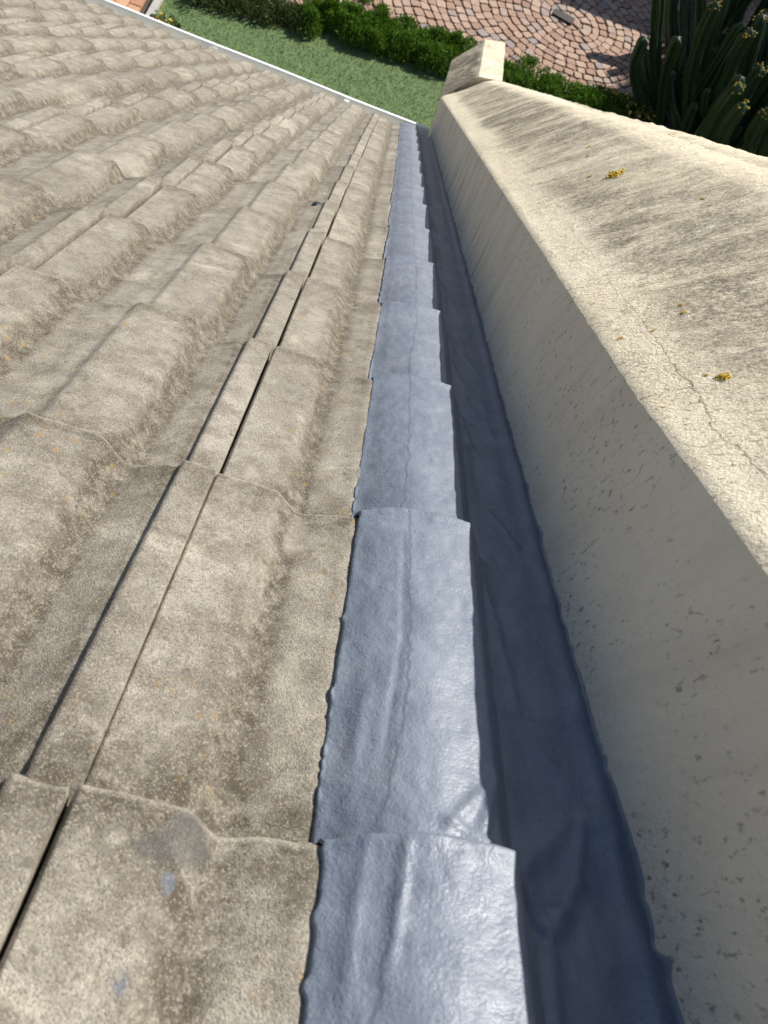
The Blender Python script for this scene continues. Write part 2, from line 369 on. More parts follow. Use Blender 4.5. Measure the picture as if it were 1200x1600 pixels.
# --- waterproofing strip over the last roll, the valley and the foot of the parapet
VW = .246
def wall_wobble(u): return .0008 * fbm(u * 2.3, 0.5, 77, 3)
def seg_dist(v, u, a, b):
    """distance to a segment and signed side, in metres"""
    a = np.array(a); b = np.array(b); d = b - a; L2 = d @ d
    t = np.clip(((v - a[0]) * d[0] + (u - a[1]) * d[1]) / L2, 0, 1)
    return np.hypot(v - a[0] - t * d[0], u - a[1] - t * d[1]), t
def smooth_tilt(u, wd=.006):
    """height of the tile surface below the line of the noses, rounded over the steps"""
    f = (u - U0) / GAUGE; k = np.floor(f); fr = f - k
    base = -T * (1 - fr)
    near0 = fr * GAUGE                         # distance past the nose behind
    rise = T * (1 - sstep(0, wd, near0))
    return base + rise * 1.0, k, fr
FOLDS = [  # (v1,u1),(v2,u2), half width, height : wrinkles of the membrane
    ((.150, .285), (.128, .256), .0030, .0032), ((.160, .300), (.150, .262), .0035, .0040), ((.128, .262), (.162, .250), .003, .003),
    ((.172, .555), (.190, .470), .0045, .0045), ((.190, .470), (.196, .390), .0050, .0035), ((.168, .240), (.188, .220), .006, -.006),
    ((.188, .220), (.214, .262), .006, .006), ((.170, .250), (.215, .300), .007, .005), ((.190, .215), (.184, .165), .006, .006),
    ((.215, .262), (.235, .330), .004, .003), ((.104, .236), (.098, .175), .0030, .0025), ((.086, .240), (.082, .17), .003, .0015),
    ((.176, .870), (.192, .800), .004, .004), ((.190, .92), (.226, .86), .004, .003), ((.170, 1.19), (.190, 1.12), .004, .004), ((.20, .66), (.225, .60), .004, .003),
    ((.096, .30), (.104, .40), .0022, -.0016), ((.104, .40), (.103, .52), .0018, -.0012), ((.080, .30), (.085, .36), .004, .0015)]
def strip():
    # unequal rows: fine near the camera and round each step
    us = [ -.9 ]; 
    while us[-1] < 4.70:
        u = us[-1]; f = ((u - U0) / GAUGE) % 1.0
        st = .02 if u < 0 else (.0026 if u < .75 else (.0045 if u < 1.5 else .010))
        if u > 0 and (f > .97 or f < .035): st = min(st, .0018 if u < 1.5 else .003)
        us.append(u + st)
    us = np.array(us)
    tv = np.concatenate([[0, 0], np.linspace(.0015, .160, 74), np.linspace(.163, .185, 9)])   # floor part: offset from the left edge
    # path across: floor (v from left edge to .228), fillet, up the wall
    nf = len(tv); nfil = 7; nup = 5
    VL = .0660 + .0015 * sstep(.30, .20, us) + .0009 * fbm(us * 9, 1.3, 51, 3) + .0003 * vnoise(us * 75, 3.3, 52) + .0004 * vnoise(us * 260, 3.3, 53)
    for c, a, wd in ((.238, .004, .004), (.247, .006, .003), (.205, .004, .004), (.175, .005, .003), (.563, .005, .004), (.43, .004, .003), (.36, .003, .004), (.66, .003, .006), (.886, .004, .004)):
        VL -= a * .45 * np.exp(-((us - c) / wd) ** 2)
    f = (us - U0) / GAUGE; stepv = .0022 * (((f % 1)) - .5); VL = VL + stepv
    V = np.zeros((len(us), nf + nfil + nup)); Wd = np.zeros_like(V)
    for j in range(nf): V[:, j] = VL + tv[j] * (.228 - VL[:]) / .185
    U = np.repeat(us[:, None], V.shape[1], 1)
    wj = VW - .0022 + wall_wobble(us)
    x = V[:, :nf] - VJ
    tilt, k, fr = smooth_tilt(U[:, :nf])
    ch = .88 * sstep(.172, .198, V[:, :nf]); tilt = tilt * (1 - .56 * sstep(.060, .125, V[:, :nf])) ; tilt = tilt * (1 - ch) - .010 * ch
    xx = np.minimum(x, .245)
    rt = crisp(.160, .180, V[:, :nf]); q_ = np.clip((V[:, :nf] - .062) / .070, 0, 1); lf = 1 - (1 - q_) ** 1.7
    base = (-.0115 + (.0195 - .004 * sstep(.6, 1.2, U[:, :nf])) * lf) * (1 - rt) - .022 * rt
    base = base - .0012 * np.clip(np.abs(V[:, :nf] - .122) / .04, 0, 1.2) ** 2 * (base > -.01)
    w = np.maximum(base, -.021) + tilt + .0013 + .0015 * sstep(.068, .085, V[:, :nf])
    # slow swell of the thick coat, beads on the steps
    bead = np.exp(-((fr * GAUGE - .004) / .006) ** 2) + np.exp(-(((1 - fr) * GAUGE) / .008) ** 2)
    w = w + .0022 * (1 - ch) * bead * (1 + .6 * vnoise(V[:, :nf] * 60, k * 3.7, 61)) * (U[:, :nf] > 0)
    w = w + .0013 * fbm(V[:, :nf] * 40, U[:, :nf] * 22, 62, 3) + .0006 * fbm(V[:, :nf] * 150, U[:, :nf] * 90, 63, 2)
    w = w + sstep(.19, .228, V[:, :nf]) * .002 * (1 + fbm(U[:, :nf] * 7, V[:, :nf] * 10, 64, 2))
    w = w + .0035 * sstep(.256, .241, U[:, :nf]) * sstep(.064, .130, V[:, :nf]) * (1 - .8 * sstep(.172, .195, V[:, :nf]))
    for a, b, wd, hh in FOLDS:
        d, t = seg_dist(V[:, :nf], U[:, :nf], a, b); w = w + hh * np.exp(-(d / wd) ** 2) * np.sin(np.pi * np.clip(t * .8 + .1, 0, 1)) ** .5
    # random creases in the shaded valley
    cr = 1 - np.abs(fbm(V[:, :nf] * 28 + U[:, :nf] * 6, U[:, :nf] * 7, 65, 2)) * 3.2
    w = w + .0016 * np.clip(cr, 0, 1) ** 2 * sstep(.168, .19, V[:, :nf])
    w[:, 0] = w[:, 1] - .0040                      # turned down rim so that the coat has a thickness
    w[:, 1] -= .0006
    Wd[:, :nf] = w
    edge = w[:, -1]
    top = (-.0125 + .008 * sstep(.5, .15, us) + .0035 * fbm(us * 6, 7.7, 71, 3) + .0026 * vnoise(us * 45, 2.2, 72) + .0015 * vnoise(us * 160, 2.2, 73))
    top += .003 * np.exp(-((us - .213) / .0035) ** 2) + .002 * np.exp(-((us - .345) / .004) ** 2) - .006 * np.exp(-((us - .225) / .006) ** 2)
    r = np.minimum(wj - .228, .016)
    for j in range(nfil):
        a = (j + 1) / nfil * math.pi / 2
        V[:, nf + j] = .228 + (wj - .228) * np.sin(a); Wd[:, nf + j] = edge + .010 * (1 - np.cos(a))
    for j in range(nup):
        q = (j + 1) / nup
        V[:, nf + nfil + j] = wj; Wd[:, nf + nfil + j] = (edge + .010) * (1 - q) + top * q
    V[:, -1] += .0018
    Wd = Wd + sag(V, U)
    Ln = V.shape[1]
    # seam along the middle of the roll
    SU = np.array([-.9, .158, .189, .231, .258, .322, .398, .515, .573, .688, .879, 1.192, 2.2, 4.9]); SV = np.array([.095, .092, .097, .104, .096, .105, .109, .108, .104, .109, .108, .123, .117, .117])
    seam = V - np.interp(U, SU, SV)
    o = mesh_obj('waterproofing_strip', world(V, U, Wd).reshape(-1, 3), grid_faces(len(us), Ln, flip=True), M_PAINT, roof, off=HOFF,
                 attrs={'seam': seam.ravel(), 'brush': np.stack([V, U, np.zeros_like(V)], -1).reshape(-1, 3)})
    return o
strip()

# --- parapet: side face, body and the sloping coping on it
UE = 4.97
COPE = np.array([(.246, .155), (.30, .1955), (.35, .234), (.40, .2735), (.45, .3115), (.485, .3285), (.515, .3385)])
def far_adj(u): return -.012 * np.clip((u - 3) / 2, 0, 1)
def parapet():
    us = np.concatenate([np.arange(-.9, .1, .02), np.arange(.1, 1.4, .004), np.arange(1.4, 3, .009), np.arange(3, UE, .02), [UE]])
    # inner face
    ws = np.concatenate([np.linspace(-.45, -.03, 8), np.linspace(-.02, .150, 40)])
    V = VW + wall_wobble(us)[:, None] + .0007 * fbm(us[:, None] * 12, ws[None, :] * 12, 81, 3)
    U, Wg = np.meshgrid(us, ws, indexing='ij')
    V = np.broadcast_to(V, U.shape).copy()
    # round arris with chips, meets the coping
    chip = .0004 * vnoise(us * 90, 1.1, 82) + .0008 * np.clip(vnoise(us * 30, 4.1, 83) - .55, 0, 1) * 4
    Wg = Wg.copy(); edW = .1535 - chip + .0065 * sstep(.62, .32, us); Wg[:, -1] = edW; V[:, -1] += .0006; edV = V[:, -1].copy()
    # drip marks run down in world, world down = (sin, -cos) in (U,W)
    s = -(Wg * math.cos(TH) - U * math.sin(TH)); tt = U * math.cos(TH) + Wg * math.sin(TH)
    zone = sstep(.9, 2.2, U) * .8 + .25
    wall = hmesh('parapet_wall', world(V, U, Wg + far_adj(U) * 0).reshape(-1, 3), grid_faces(len(us), len(ws), flip=False), M_WALL,
                 attrs={'flow': np.stack([s, tt, V * 0], -1).reshape(-1, 3), 'zone': zone.ravel()})
    # coping: fine grid
    L = np.concatenate([[0], np.cumsum(np.hypot(*np.diff(COPE, axis=0).T))]); q = np.linspace(0, L[-1], 84)
    cv = np.interp(q, L, COPE[:, 0]); cw = np.interp(q, L, COPE[:, 1])
    for _ in range(3):
        cv[1:-1] = (cv[:-2] + cv[1:-1] + cv[2:]) / 3; cw[1:-1] = (cw[:-2] + cw[1:-1] + cw[2:]) / 3
    U, Q = np.meshgrid(us, q, indexing='ij')
    V = np.interp(Q, q, cv); Wg = np.interp(Q, q, cw)
    lump = .0030 * fbm(U * 2.6, Q * 7, 91, 3) + .0008 * fbm(U * 16, Q * 22, 92, 3) + .0008 * fbm(U * 70, Q * 90, 93, 2)
    fadeE = sstep(0, .03, Q)
    Wg = Wg + lump * fadeE + .0065 * sstep(.62, .32, U) * (1 - sstep(0, .2, Q)) + far_adj(U) * sstep(0, .2, Q)
    V[:, 0] = edV; Wg[:, 0] = edW; V[:, 1] = edV + .0020; Wg[:, 1] = edW + .0026; V[:, 2] = V[:, 2] * .5 + (edV + .0055) * .5; Wg[:, 2] = Wg[:, 2] * .6 + (edW + .006) * .4
    # jagged outer rim of this coat: the boundary moves with u
    rag = .004 * fbm(us * 6, 9.1, 94, 3) + .0040 * vnoise(us * 34, 9.1, 95) + .0018 * vnoise(us * 120, 9.1, 96) - .008 * sstep(1.6, 1.2, us) + .004
    V = V + (rag[:, None]) * sstep(.75, 1.0, Q / q[-1]); Wg = Wg + (rag[:, None] * .33) * sstep(.75, 1.0, Q / q[-1])
    tan = np.array([.78, .62]); sl = math.atan2(.0785, .1)
    a1 = math.sin(sl) * math.cos(TH); a2 = .10
    nrm = math.hypot(a1, a2); a1 /= nrm; a2 /= nrm
    s = -Q * a1 + U * a2; tt = Q * a2 + U * a1
    zone = sstep(.045, .10, Q + .02 * fbm(U * 5, Q * 5, 97, 2)) * (1 - .85 * sstep(.235, .30, Q + .02 * fbm(U * 6, Q * 6, 98, 2)))
    zone = zone * (1 + .5 * sstep(1.6, 3.0, U)) * (.55 + .45 * np.clip(fbm(U * 1.6, Q * 4, 99, 2) * 1.6 + .7, 0, 1)) + .06
    CU = np.array([-.9, .30, .401, .417, .452, .495, .508, .527, .59, .652, .724, .836, .956, 1.089, 1.257, 4.9]); CQ = np.array([.040, .036, .0345, .0345, .0332, .0283, .033, .038, .0385, .040, .0420, .0432, .051, .0485, .061, .061])
    crack = Q - np.interp(U, CU, CQ)
    cwd = np.interp(U, [0, .35, .62, .8, 1.2, 1.5], [.0011, .0010, .0007, .0004, .0003, 0])
    cop = mesh_obj('coping', world(V, U, Wg).reshape(-1, 3), grid_faces(len(us), len(q), flip=False), M_COPE, wall, off=HOFF,
                   attrs={'flow': np.stack([s, tt, V * 0], -1).reshape(-1, 3), 'zone': zone.ravel(), 'crack': crack.ravel(), 'crackw': cwd.ravel()})
    # older coat below: outer band, thickness of the coat, outer face
    bv = np.array([.490, .505, .530, .554, .562, .565, .565]); bw = np.array([.3235, .3300, .3425, .3525, .3520, .340, -.40])
    U, j = np.meshgrid(us, np.arange(7), indexing='ij'); V = bv[j] + 0 * U; Wg = bw[j] + far_adj(U) + .0016 * fbm(U * 9, V * 9, 101, 3) + .0010 * vnoise(U * 60, V * 60, 102) - .010 * sstep(1.5, 2.6, U) * (j > 1)
    Wg = Wg + (j == 3) * (.0015 * vnoise(U * 25, 3, 103))
    V = V - .018 * sstep(1.3, 2.6, U) * (j > 2)
    rimline = V - (.5165 + rag[:, None])
    s = -V + U * .3; tt = U
    hm = mesh_obj('coping_rim', world(V, U, Wg).reshape(-1, 3), grid_faces(len(us), 7, flip=False), M_COPE, wall, off=HOFF,
                  attrs={'flow': np.stack([s, tt, V * 0], -1).reshape(-1, 3), 'zone': (V * 0 + .35).ravel(), 'crack': rimline.ravel(), 'crackw': (V * 0 + .0022).ravel()})
    return wall
wall = parapet()

# --- kneeler: the level end block of the parapet
def kneeler():
    # sections across the block from near to far, world horizontal run; cap runs level in the world
    n = 26; run = .46
    hs = np.linspace(0, run, n)
    capv = np.array([.246, .300, .350, .390, .415, .430, .490, .548]); capw = np.array([.155, .205, .252, .291, .313, .316, .325, .333]) + .002
    V, P = [], []
    rows = []
    for i, h in enumerate(hs):
        # a level step forward of h: in roof coordinates
        du = h * math.cos(TH) ; dw = h * math.sin(TH)
        tp = 1 - .10 * (i / (n - 1))
        drop = -.060 * (i / (n - 1))
        sec = []
        for cv, cw in zip(capv, capw):
            v_ = .40 + (cv - .40) * tp
            sec.append(wp(v_, UE - .012 + du, cw + dw * 1 + drop * 1))
        # side and underside: thin near the wall's inner edge, deeper under the middle
        thick = .05 + .25 * (1 - i / (n - 1)) ** 1.5
        zr = sec[-1].z - thick - .04; zl = sec[0].z - .045
        right = Vector((sec[-1].x, sec[-1].y, zr)); mid = Vector((.42, sec[3].y, min(zl, zr) - .05)); left = Vector((sec[0].x + .012, sec[0].y, zl))
        rows.append([left] + sec + [right, mid, left.copy()])
    arr = np.array([[list(p) for p in r] for r in rows])
    m = arr.shape[1]
    arr[:, 1:9, 2] += .006 * fbm(arr[:, 1:9, 0] * 14, arr[:, 1:9, 1] * 14, 111, 3)
    faces = grid_faces(n, m).tolist()
    faces = [f[::1] for f in faces]; faces.append([(n - 1) * m + j for j in range(m - 1)]); faces.append([j for j in range(m - 1)][::-1])
    fl = np.stack([arr[..., 0] * -1.0 + arr[..., 1] * .2, arr[..., 1], arr[..., 0] * 0], -1).reshape(-1, 3)
    z = np.zeros(arr.shape[:2]); z[:, 1:5] = 1.6; z[:, 0] = .2; z[:, 5:9] = .35
    return mesh_obj('end_block', arr.reshape(-1, 3), faces, M_COPE, wall, off=HOFF, smooth=False,
                    attrs={'flow': fl, 'zone': z.ravel(), 'crack': np.ones(n * m), 'crackw': np.zeros(n * m)})
kneeler()

# --- gutter, fascia, walls of the house
def gutter():
    us = [(4.715, -.06), (4.715, -.090), (4.730, -.105), (4.800, -.105), (4.815, -.090), (4.815, -.001), (4.815, .0045), (4.830, .0110), (4.846, .0065), (4.846, -.100), (4.828, -.120), (4.71, -.120)]
    vs_ = np.linspace(-3.98, .236, 40); n = len(us)
    P = np.array([[world(v_, u_, w_ + sag(v_, 5.05) + .0015 * math.sin(v_ * 7)).tolist() for (u_, w_) in us] for v_ in vs_])
    o = hmesh('gutter', P.reshape(-1, 3), grid_faces(len(vs_), n), M_GUT, smooth=False)
    P2 = np.array([[world(v_, u_, w_ + sag(v_, 5.05)).tolist() for (u_, w_) in ((4.8135, -.085), (4.8135, .0015))] for v_ in vs_])
    mesh_obj('gutter_lining', P2.reshape(-1, 3), grid_faces(len(vs_), 2), M_GUTIN, o, off=HOFF)
    st = np.array([[world(v_, u_, -.055 + sag(v_, 5.05)).tolist() for u_ in (4.7165, 4.8135)] for v_ in vs_])
    mesh_obj('silt', st.reshape(-1, 3), grid_faces(len(vs_), 2), M_GUTIN, o, off=HOFF)
    for v_ in (-3.4, -2.6, -1.8, -1.0, -.25):
        s = sag(np.array(v_), np.array(5.05))
        q = [(v_ - .012, 4.72), (v_ + .012, 4.72), (v_ + .012, 4.83), (v_ - .012, 4.83)]
        P = [world(a, b, -.010 + s).tolist() for a, b in q] + [world(a, b, -.013 + s).tolist() for a, b in q]
        mesh_obj('gutter_bracket', P, [[0, 1, 2, 3], [7, 6, 5, 4], [0, 4, 5, 1], [1, 5, 6, 2], [2, 6, 7, 3], [3, 7, 4, 0]], M_GUT, o, off=HOFF, smooth=False)
gutter()
def box(name, x0, x1, y0, y1, z0, z1, mat, parent=None, off=None, bev=0):
    bm = bmesh.new(); bmesh.ops.create_cube(bm, size=1)
    o = (0, 0, 0) if off is None else off
    for v_ in bm.verts:
        v_.co = Vector((x0 + (v_.co.x + .5) * (x1 - x0) - o[0], y0 + (v_.co.y + .5) * (y1 - y0) - o[1], z0 + (v_.co.z + .5) * (z1 - z0) - o[2]))
    if bev: bmesh.ops.bevel(bm, geom=bm.edges[:], offset=bev, segments=2, affect='EDGES')
    return bm_obj(name, bm, mat, parent)
ey = float(wp(0, 4.72, -.1).y); ez = float(wp(0, 4.72, -.1).z)
box('fascia', -3.95, .240, ey - .06, ey - .03, ez - .26, ez - .02, M_GUT, house, HOFF)
box('eave_wall', -3.9, .262, ey - .60, ey - .36, ZG - .1, ez - .15, M_FACADE, house, HOFF)
# gable wall under the parapet, its head following the slope
gx0, gx1 = .264, .556
pts = [(-.9, -.1), (4.94, -.1)]
def gable():
    a = wp(0, -.9, .12); b = wp(0, 4.94, .12)
    ring = [(a.y, a.z), (b.y, b.z), (b.y, ZG - .1), (a.y, ZG - .1)]
    P = [(gx0, y, z) for y, z in ring] + [(gx1, y, z) for y, z in ring]
    return hmesh('gable_wall', P, [[3, 2, 1, 0], [4, 5, 6, 7], [0, 1, 5, 4], [1, 2, 6, 5], [2, 3, 7, 6], [3, 0, 4, 7]], M_FACADE, smooth=False)
gable()

# ------------------------------------------------------------------ ground and planting
def flat(name, x0, x1, y0, y1, z, mat, n=2):
    P = [(x0, y0, z), (x1, y0, z), (x1, y1, z), (x0, y1, z)]
    o = mesh_obj(name, P, [[0, 1, 2, 3]], mat, smooth=False); return tag(o, kind='structure')
flat('ground', -600, 600, -600, 600, ZG - .022, M_SOIL)
flat('lawn', -2.60, .9, 4.2, 8.75, ZG + .004, M_LAWN)
flat('paving_bed', -2.4, 9, 8.3, 16, ZG - .018, M_SAND)

def cobbles():
    cx, cy = 1.85, 10.45; vs, fs, tn = [], [], []; b = 0
    pitch = .118
    for ri in range(1, 70):
        r = ri * pitch; n = max(3, int(round(2 * math.pi * r / .128)))
        ph = random.random()
        for i in range(n):
            a0 = (i + ph + random.uniform(-.08, .08)) / n * 2 * math.pi; a1 = (i + 1 + ph + random.uniform(-.08, .08)) / n * 2 * math.pi
            am = (a0 + a1) / 2; x, y = cx + r * math.cos(am), cy + r * math.sin(am)
            edge = 8.62 + .09 * x
            if not (-2.35 < x < 8.5 and edge < y < 15.8): continue
            if x > 3.0 + .12 * math.sin(y * 3) and y < 11.6: continue
            g = .006 / r; r0, r1 = r - pitch / 2 + .005 + random.uniform(-.006, .006), r + pitch / 2 - .005 + random.uniform(-.006, .006)
            c = [(r0, a0 + g), (r1, a0 + g), (r1, a1 - g), (r0, a1 - g)]
            c = [(cx + q * math.cos(a) + random.uniform(-.006, .006), cy + q * math.sin(a) + random.uniform(-.006, .006)) for q, a in c]
            c = [(p[0] + .055 * noise.noise((p[0] * 1.3, p[1] * 1.3, 1)) + .03 * noise.noise((p[0] * 4, p[1] * 4, 3)), p[1] + .055 * noise.noise((p[0] * 1.3, p[1] * 1.3, 5)) + .03 * noise.noise((p[0] * 4, p[1] * 4, 8))) for p in c]
            mx = sum(p[0] for p in c) / 4; my = sum(p[1] for p in c) / 4
            zt = ZG + .002 + random.uniform(-.004, .004); t1 = random.uniform(-.02, .02); t2 = random.uniform(-.02, .02)
            rings = [(1, -.022), (1, -.008), (.90, 0)]
            # 8 sided plan with cut corners
            oct_ = []
            for k in range(4):
                p, q, s = c[k], c[(k + 1) % 4], c[k - 1]
                oct_.append((p[0] * .84 + s[0] * .16, p[1] * .84 + s[1] * .16)); oct_.append((p[0] * .84 + q[0] * .16, p[1] * .84 + q[1] * .16))
            for sc_, dz in rings:
                for p in oct_:
                    X_, Y_ = mx + (p[0] - mx) * sc_, my + (p[1] - my) * sc_
                    vs.append((X_, Y_, zt + dz + (X_ - mx) * t1 + (Y_ - my) * t2))
            for rg in range(2):
                for k in range(8): fs.append([b + rg * 8 + k, b + rg * 8 + (k + 1) % 8, b + rg * 8 + 8 + (k + 1) % 8, b + rg * 8 + 8 + k])
            fs.append([b + 16 + k for k in range(8)])
            t_ = random.random(); t_ = t_ * .72 if random.random() < .88 else .72 + t_ * .28
            tn += [t_] * 24; b += 24
    o = mesh_obj('paving', vs, fs, M_COB, smooth=False, attrs={'tint': tn})
    # orientation of faces
    bm = bmesh.new(); bm.from_mesh(o.data); bmesh.ops.recalc_face_normals(bm, faces=bm.faces[:]); bm.to_mesh(o.data); bm.free()
    tag(o, kind='structure')
cobbles()
P = [(2.95 + .12 * math.sin(y * 3), y, ZG - .012) for y in np.arange(4.5, 11.65, .15)]; bb = [(7.5, p[1], ZG - .012) for p in P]
tag(mesh_obj('planting_bed', P + bb, [[i, len(P) + i, len(P) + i + 1, i + 1] for i in range(len(P) - 1)], M_SOIL, smooth=False), kind='structure')

def bricks():
    vs, fs, tn = [], [], []; b = 0
    for r in range(60):
        for c in range(5):
            x0 = -3.28 + c * .13; y0 = 4.6 + r * .24 + (c % 2) * .12
            if x0 + .12 > -2.66: continue
            z = ZG + .012 + random.uniform(-.003, .003); x1, y1 = x0 + .12, y0 + .23
            P = [(x0, y0, z - .03), (x1, y0, z - .03), (x1, y1, z - .03), (x0, y1, z - .03), (x0 + .004, y0 + .004, z), (x1 - .004, y0 + .004, z), (x1 - .004, y1 - .004, z), (x0 + .004, y1 - .004, z)]
            vs += P; fs += [[b + 4, b + 5, b + 6, b + 7], [b, b + 1, b + 5, b + 4], [b + 1, b + 2, b + 6, b + 5], [b + 2, b + 3, b + 7, b + 6], [b + 3, b, b + 4, b + 7]]
            tn += [random.random()] * 8; b += 8
    o = mesh_obj('path', vs, fs, M_BRICK, smooth=False, attrs={'tint': tn}); tag(o, kind='structure')
bricks()
k = box('kerb', -2.68, -2.61, 4.2, 16, ZG - .03, ZG + .05, M_KERB, bev=.006); tag(k, kind='structure')

def blades(name, n, place, size, mat, kind=None, lean=.6, width=.10, off=(0, 0, 0), parent=None, up=1.0, tintf=None):
    """many small leaf or blade faces, each a pointed quad"""
    P = np.array([place(i) for i in range(n)]); s = size * rng.uniform(.6, 1.3, n)
    az = rng.uniform(0, 2 * math.pi, n); ln = rng.normal(0, lean, n)
    d = np.stack([np.sin(ln) * np.cos(az), np.sin(ln) * np.sin(az), np.cos(ln) * up], 1)
    sd_ = np.stack([-np.sin(az + rng.normal(0, .6, n)), np.cos(az), 0 * az], 1) * (s * width)[:, None]
    bend = np.stack([np.cos(az), np.sin(az), -.2 + 0 * az], 1) * (s * .22)[:, None]
    a = P - sd_ * .5; b_ = P + sd_ * .5; m1 = P + d * (s * .55)[:, None] + sd_ * .6; m0 = P + d * (s * .55)[:, None] - sd_ * .6; tip = P + d * s[:, None] + bend
    V = np.stack([a, b_, m1, tip, m0], 1).reshape(-1, 3); F = (np.arange(n)[:, None] * 5 + np.arange(5)[None, :])
    tn = np.repeat(rng.random(n), 5)
    o = mesh_obj(name, V, F, mat, parent, smooth=False, attrs={'tint': tn}, off=off)
    if kind: tag(o, kind=kind)
    return o

def lawn_pt(i):
    return (rng.uniform(-2.58, .88), rng.uniform(6.6, 8.7), ZG + .004)
g = blades('grass', 40000, lawn_pt, .019, M_BLADE, lean=1.0, width=.16)
tag(g, 'short green grass of the lawn between house and hedge', 'grass', kind='stuff')

def hedge(name, x0, x1, n, h, yc, wd, mat, label, size=.07, seed=0, cat='hedge', dens=None):
    root = empty(name, ((x0 + x1) / 2, yc((x0 + x1) / 2), ZG)); off = tuple(root.location)
    tag(root, label, cat)
    lumps = [(random.uniform(x0, x1), random.uniform(-.35, .35) * wd, random.uniform(.07, .17), random.uniform(.45, 1.1)) for _ in range(int((x1 - x0) * 60))]
    pts_ = []
    while len(pts_) < n:
        lx, ly, lr, lh = random.choice(lumps); a = random.random() * 2 * math.pi; r = lr * math.sqrt(random.random())
        rr = r / lr; zt = h * lh * math.sqrt(max(0, 1 - rr * rr)); x = lx + r * math.cos(a)
        y = yc(lx) + ly + r * math.sin(a)
        if random.random() < .78: z = zt * random.uniform(.75, 1.0)
        else: z = zt * random.random()
        pts_.append((x, y, ZG + z))
    it = iter(pts_); blades('foliage', n, lambda i: pts_[i], size, mat, off=off, parent=root, lean=.75, width=.13)
    # stems
    bm = bmesh.new()
    for lx, ly, lr, lh in lumps:
        for q in range(3):
            a = random.random() * 6.28; p0 = Vector((lx, yc(lx) + ly, ZG)) - Vector(off); p1 = p0 + Vector((lr * .5 * math.cos(a), lr * .5 * math.sin(a), h * lh * .75))
            m_ = bmesh.ops.create_cone(bm, segments=5, radius1=.008, radius2=.003, depth=(p1 - p0).length, matrix=Matrix.Translation((p0 + p1) / 2) @ (p1 - p0).to_track_quat('Z', 'Y').to_matrix().to_4x4())
    bm_obj('woody_base', bm, M_BARK, root)
    return root
yc = lambda x: 8.72 + .10 * x
hedge('hedge', -1.18, .75, 38000, .23, yc, .58, M_HEDGE, 'bright green feathery low hedge between lawn and cobbled paving', .06)
hedge('ground_cover_row', -2.4, -1.15, 4200, .12, lambda x: 8.65 + .12 * x, .55, M_SCRUB, 'sparse scraggly row of green creepers left of the feathery hedge', .07, cat='plant row')
hedge('border_hedge', .95, 2.75, 12000, .20, lambda x: 8.70 + .09 * x, .42, M_HEDGE, 'narrow green border along the paving behind the parapet', .06)

def tuft(x, y, r, n, label, mat=M_HEDGE, size=.05):
    root = tag(blades('grass_tuft', n, lambda i: (x + rng.normal(0, r), y + rng.normal(0, r * .8), ZG + abs(rng.normal(0, r * .3))), size, mat, lean=.8, width=.14, off=(x, y, ZG)), label, 'weed', 'weeds in the paving joints')
    root.location = (x, y, ZG); return root
tuft(-.66, 9.32, .045, 300, 'small weed tuft on the cobbles, leftmost above the hedge')
tuft(-.42, 9.25, .04, 260, 'weed tuft on the cobbles touching the left weed')
tuft(-.25, 9.02, .06, 380, 'weed tuft on the cobbles just above the hedge top')
tuft(.12, 9.02, .05, 320, 'weed tuft on the cobbles left of the parapet end block')
tuft(.30, 9.20, .04, 180, 'faint weed tuft on the cobbles closest to the parapet end block')
tuft(1.42, 9.30, .055, 340, 'larger weed tuft on the cobbles right of the parapet end block')
tuft(1.80, 9.15, .045, 200, 'sparse weed tuft on the cobbles towards the cactus')

def shrub(name, x, y, n, r, h, mat, label, size=.09, fl=None):
    root = empty(name, (x, y, ZG)); tag(root, label, 'shrub')
    def pl(i):
        a = rng.uniform(0, 6.28); q = r * math.sqrt(rng.random()); return (x + q * math.cos(a), y + q * math.sin(a), ZG + h * rng.random() * (1 - .5 * q / r))
    blades('foliage', n, pl, size, mat, off=(x, y, ZG), parent=root, lean=.9, width=.35)
    if fl: blades('blossom', fl, lambda i: (x + rng.normal(0, r * .4), y + rng.normal(0, r * .4), ZG + h), .03, M_CFLW, off=(x, y, ZG), parent=root, lean=1.2, width=.8)
    return root
shrub('shrub', -2.42, 7.45, 500, .20, .22, M_SCRUB, 'small leafy shrub at the lawn corner beside the brick path', .08, 40)
shrub('shrub', -3.75, 7.75, 260, .16, .22, M_SCRUB, 'yellow-green plant in the dark bed left of the brick path', .10, 30)
shrub('shrub', -3.45, 7.55, 200, .12, .18, M_SCRUB, 'small pale plant in the bed right against the brick path', .09, 20)
shrub('shrub', 2.75, 8.85, 500, .28, .25, M_SCRUB, 'low green shrub with orange flowers at the foot of the cactus', .07, 60)
shrub('shrub', 2.42, 8.98, 160, .10, .22, M_SCRUB, 'small dark reddish plant at the end of the border', .07, 20)

dc = box('drain_cover', -.14, .14, -.075, .075, 0, .022, M_IRON, bev=.006); dc.location = (1.75, 10.42, ZG + .006); dc.rotation_euler = (0, 0, -.25)
tag(dc, 'dark rectangular drain cover set in the cobbled paving', 'drain cover')

